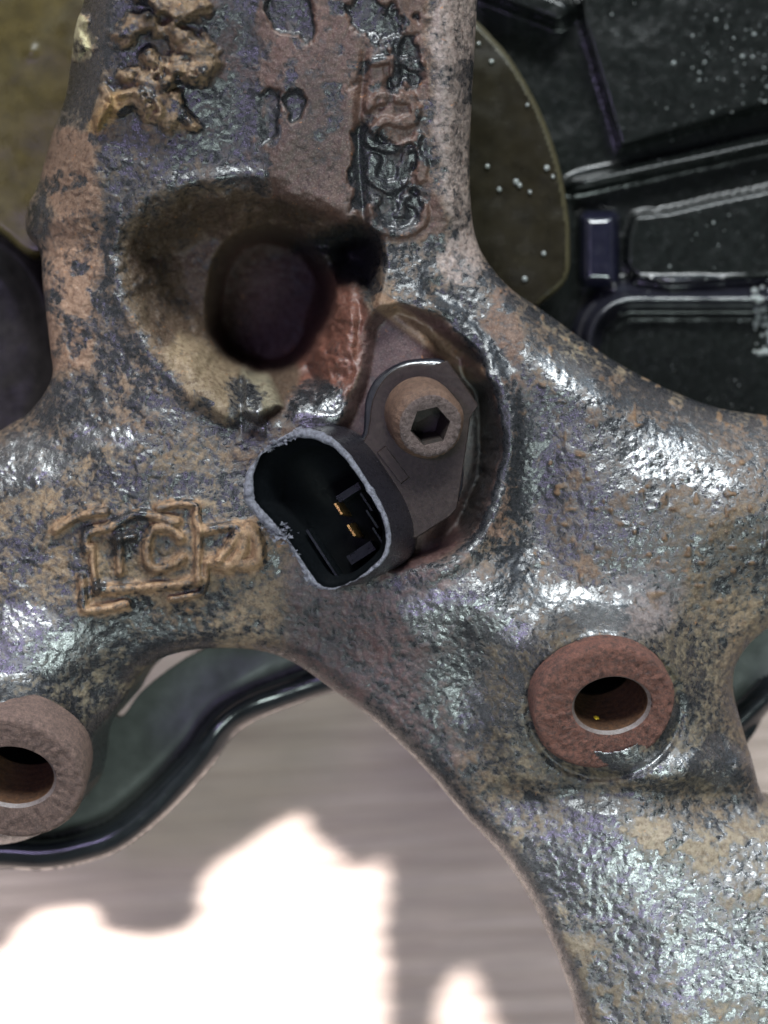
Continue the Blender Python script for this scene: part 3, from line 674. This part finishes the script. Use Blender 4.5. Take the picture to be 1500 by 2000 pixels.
# right: dark disc behind the upright arm
DI = empty('hub_disc', P(950, 300, -300), 'dark olive disc with a curved pale edge right of the upright arm', 'disc')
DO = spline([(820,-40),(905,18),(960,70),(1005,125),(1055,215),(1090,310),(1108,400),(1114,470),(1108,545),(1058,592),(1000,640),(820,640)], 5)
EDGE = spline([(905,18),(960,70),(1005,125),(1055,215),(1090,310),(1108,400),(1114,470),(1108,545),(1058,592)], 5, False)
def di_own(U, V):
    dl = np.full(U.shape, 1e9)
    for a, b in zip(EDGE[:-1], EDGE[1:]): dl = np.minimum(dl, segdist(U, V, a, b))
    return (dl < 12).astype(int)
for k, me in grid_mesh(820, 1120, -40, 640, 4, DO, flatz(-250, 8, 110, 4), 50, di_own).items():
    link('disc_edge' if k else 'disc_face', me, mat_plain('olive_edge', (.035, .03, .015), .4, spec=.3) if k else M_OLIVED, DI)

# upper right: black moulded housing with ribs
HO = empty('ribbed_housing', P(1300, 400, -460), 'wet black moulded housing with ribs and rounded pocket at upper right', 'housing')
def lin(U, V, a, b):   # signed distance to a line, positive below
    dx, dy = b[0] - a[0], b[1] - a[1]; L = math.hypot(dx, dy); return ((V - a[1]) * dx - (U - a[0]) * dy) / L
def rrect(U, V, cu, cv, hu, hv, r):
    qx = np.abs(U - cu) - hu + r; qy = np.abs(V - cv) - hv + r
    return -(np.hypot(np.maximum(qx, 0), np.maximum(qy, 0)) + np.minimum(np.maximum(qx, qy), 0) - r)
PANEL = [(1120,-160),(1128,40),(1205,300),(1620,178),(1620,-160)]
FACE = spline([(1228,425),(1300,405),(1620,355),(1620,545),(1500,550),(1240,552)], 3)
def ho_z(U, V, d):
    z = np.full(U.shape, -455.)
    z += 75 * smooth(polysd(U, V, PANEL), 0, 16)
    r = lin(U, V, (1110,362), (1500,278)); z += 62 * np.exp(-.5 * (r / 9) ** 2) * smooth(U, 1090, 1140)
    z += 62 * smooth(polysd(U, V, FACE), 0, 14)
    c = rrect(U, V, 1170, 486, 42, 76, 20); z += 84 * np.sqrt(np.clip(1 - (1 - np.clip(c / 26, 0, 1)) ** 2, 0, 1))
    q = rrect(U, V, 1400, 730, 250, 148, 90); z += 80 * np.exp(-.5 * ((q - 2) / 14) ** 2) + 26 * smooth(q, 16, 40) + 24 * np.exp(-.5 * ((q + 26) / 8) ** 2)
    z += 90 * smooth(-segdist(U, V, (960,-30), (1090,20)), -40, -14)
    return z + 7 * (fbm(U, V, 90, 19, 3) - .5) + .8 * (fbm(U, V, 16, 29, 3) - .5)
def ho_own(U, V):
    o = np.zeros(U.shape, int); o[polysd(U, V, PANEL) > 0] = 1
    o[(np.abs(lin(U, V, (1110,362), (1500,278))) < 20) & (U > 1110)] = 2
    o[polysd(U, V, FACE) > 0] = 3; o[rrect(U, V, 1170, 486, 42, 76, 20) > 0] = 4
    q = rrect(U, V, 1400, 730, 250, 148, 90); o[(q > -40) & (q < 22)] = 5; o[q >= 22] = 6
    o[segdist(U, V, (960,-30), (1090,20)) < 26] = 7
    return o
HN = {0: ('housing_body', M_BLACK), 1: ('raised_panel', M_BLACK), 2: ('rib', M_BLACK), 3: ('lower_panel', M_BLACK), 4: ('raised_block', M_BLUE), 5: ('pocket_rim', M_GLOSS), 6: ('pocket_floor', M_BLACK), 7: ('bracket', M_BLACK)}
for k, me in grid_mesh(820, 1640, -160, 1000, 4, [(830,-150),(1630,-150),(1630,980),(830,980)], ho_z, 60, ho_own).items():
    link(HN[k][0], me, HN[k][1], HO)
# water beads
def beads(lst, name, parent, mat):
    vs, fs = [], []
    for (u, v, z, r) in lst:
        k = len(vs); n = 8
        for q, (hh, rr) in enumerate(((-.2, 1), (.35, .85), (.65, .5))):
            for i in range(n): vs.append(P(u + r * rr * math.cos(i * 2 * math.pi / n), v + r * rr * math.sin(i * 2 * math.pi / n), z + r * hh))
        vs.append(P(u, v, z + r * .75))
        for q in range(2):
            for i in range(n): fs.append((k + q * n + i, k + q * n + (i + 1) % n, k + (q + 1) * n + (i + 1) % n, k + (q + 1) * n + i))
        for i in range(n): fs.append((k + 2 * n + i, k + 2 * n + (i + 1) % n, k + 3 * n))
    return link(name, mesh(vs, fs), mat, parent, kind='stuff')
lst = []
dr = np.random.default_rng(5)
cand = []
for _ in range(150):
    u = 1130 + 420 * dr.random() ** .6; v = dr.random() * 800
    if dr.random() < .45: u = 1350 + 150 * dr.random(); v = 20 + 200 * dr.random()
    cand.append((u, v, dr.uniform(.8, 2.2) if dr.random() < .85 else dr.uniform(2.5, 5)))
for _ in range(34): cand.append((1470 + 40 * dr.random(), 560 + 130 * dr.random(), dr.uniform(3, 8)))
ca = np.array(cand); za = ho_z(ca[:, 0], ca[:, 1], ca[:, 0] * 0 + 100)
beads([(c[0], c[1], z, c[2]) for c, z in zip(cand, za)], 'water_drops', HO, M_DROP)
beads([(a, b, -246, r) for a, b, r in ((952,325,5),(1008,355,6),(1015,362,5),(975,370,5),(1035,375,4),(1068,328,6),(1080,345,4),(1025,545,6),(1062,495,5),(1030,205,4),(960,120,5),(935,85,4))], 'water_drops', DI, M_DROP)

# ------------------------------------------------------------------ floor
def mat_wood():
    m, t, b = newmat('weathered_grey_wood'); v = coords(t, (7, 150, 60))
    v2 = coords(t, 100)
    oi = N(t, 'ShaderNodeObjectInfo'); 
    a = noise(t, v, 1, 6, .6, .5); g2 = noise(t, v, 4, 4, .6)
    f = ramp(t, math_(t, 'ADD', math_(t, 'MULTIPLY', a, .7), math_(t, 'MULTIPLY', g2, .3)), [(.30, 0.), (.66, 1.)])
    c = mixc(t, f, (.27, .192, .166), (.56, .43, .38))
    c = mixc(t, ramp(t, noise(t, v2, .5, 3), [(.4, 0.), (.7, .45)]), c, (.36, .285, .255))
    c = mixc(t, ramp(t, noise(t, v2, 4, 2), [(.74, 0.), (.78, .8)]), c, (.1, .08, .075))
    t.links.new(c, b.inputs['Base Color']); b.inputs['Roughness'].default_value = .62
    bump(t, b, g2, .0012, .8); return m
M_WOOD = mat_wood()
FZ = -1200
FL_ = empty('floor', (0, 0, FZ * S)); FL_['kind'] = 'structure'; FL_['label'] = 'grey brown wooden floor boards with fine horizontal grain'
# one board: shallow ribs along its length
BW = .125
def board():
    n = 90; prof = []
    for i in range(n + 1):
        y = -BW / 2 + BW * i / n; e = min(y + BW / 2, BW / 2 - y)
        z = -.0016 * (1 - min(e / .0012, 1)) ** 2 + .00035 * math.cos(y / BW * 2 * math.pi * 21) * 1
        prof.append((y, z))
    prof = [(-BW / 2, -.015)] + prof + [(BW / 2, -.015)]
    vs, fs = [], []
    xs = (-.9, -.3, .3, .9)
    for x in xs:
        for y, z in prof: vs.append((x, y, z))
    m = len(prof)
    for a in range(3):
        for i in range(m - 1): fs.append((a * m + i, (a + 1) * m + i, (a + 1) * m + i + 1, a * m + i + 1))
    return mesh(vs, fs)
bm_ = board(); bm_.materials.append(M_WOOD); bm_.shade_smooth()
for i in range(-6, 7):
    o = bpy.data.objects.new('plank', bm_); COL.objects.link(o); o.parent = FL_
    o.location = (random.uniform(-.1, .1), i * (BW + .0008) - .097, 0); o.rotation_euler.z = 0
FL_.rotation_euler.z = math.radians(3)
gs = mesh([(-6, -6, FZ * S - .016), (6, -6, FZ * S - .016), (6, 6, FZ * S - .016), (-6, 6, FZ * S - .016)], [(0, 1, 2, 3)])
o = link('ground', gs, mat_plain('dark_subfloor', (.1, .09, .08), .8)); o['kind'] = 'structure'

# ------------------------------------------------------------------ added unseen board left of the frame, cut out to shape the sun patches
WX = -.30
def floor_to_gobo(u, v):
    k = (D - FZ) / D; p = Vector(((u - 750) * k * S, (1000 - v) * k * S, FZ * S))
    t = (WX - p.x) / SDIR.x; q = p + SDIR * t; return (q.y, q.z)
P1 = [(-330,2100),(-200,1960),(-60,1900),(-5,1850),(30,1800),(64,1778),(120,1770),(200,1768),(204,1795),(228,1818),(290,1830),(350,1815),(376,1785),(380,1725),(402,1692),(470,1650),(530,1608),(568,1590),(608,1592),(628,1640),(668,1662),(690,1692),(728,1682),(764,1672),(770,1750),(758,1820),(770,1900),(765,2250),(-330,2250)]  # floor outlines of the sun patches, projected onto the added board
P2 = [(842,1975),(852,1932),(872,1905),(905,1882),(930,1895),(952,1940),(975,1990),(992,2080),(996,2250),(830,2250)]
WZ = FZ * S - .01
outer = [(-1.4, WZ), (1.6, WZ), (1.6, 2.2), (-1.4, 2.2)]
holes = [[floor_to_gobo(*p) for p in q] for q in (P1, P2)]
loops = [[Vector((WX, a, b)) for a, b in l] for l in [outer] + holes]
# project onto 2-D for tessellation
tl = [[Vector((p.y, p.z, 0)) for p in l] for l in loops]
tris = tessellate_polygon(tl); flat = [p for l in loops for p in l]
me = mesh(flat, [tuple(t) for t in tris])
wo = link('wall', me, mat_plain('grey_gobo_board', (.35, .34, .33), .8), sm=False); wo['kind'] = 'structure'  # unseen board added to pattern the sunlight
md = wo.modifiers.new('s', 'SOLIDIFY'); md.thickness = .004; md.offset = 0
M_WALL = mat_plain('grey_plaster', (.16, .16, .155), .9, sc=.2)
def slab(name, x0, x1, y0, y1, z0, z1):
    vs = [(x, y, z) for z in (z0, z1) for x, y in ((x0, y0), (x1, y0), (x1, y1), (x0, y1))]
    o = link(name, mesh(vs, [(3, 2, 1, 0), (4, 5, 6, 7), (0, 1, 5, 4), (1, 2, 6, 5), (2, 3, 7, 6), (3, 0, 4, 7)]), M_WALL, sm=False); o['kind'] = 'structure'
slab('sky_block_ceiling', -.32, 1.9, -1.5, 1.62, 2.203, 2.25)  # unseen, added to cut the sky light from above
slab('wall', 1.8, 1.9, -1.4, 1.6, WZ, 2.2)  # unseen side added to lower the ambient light
slab('wall', -.32, 1.9, -1.5, -1.403, WZ, 2.2)  # likewise added out of view to dim the ambient light
print('objects', len(bpy.data.objects))
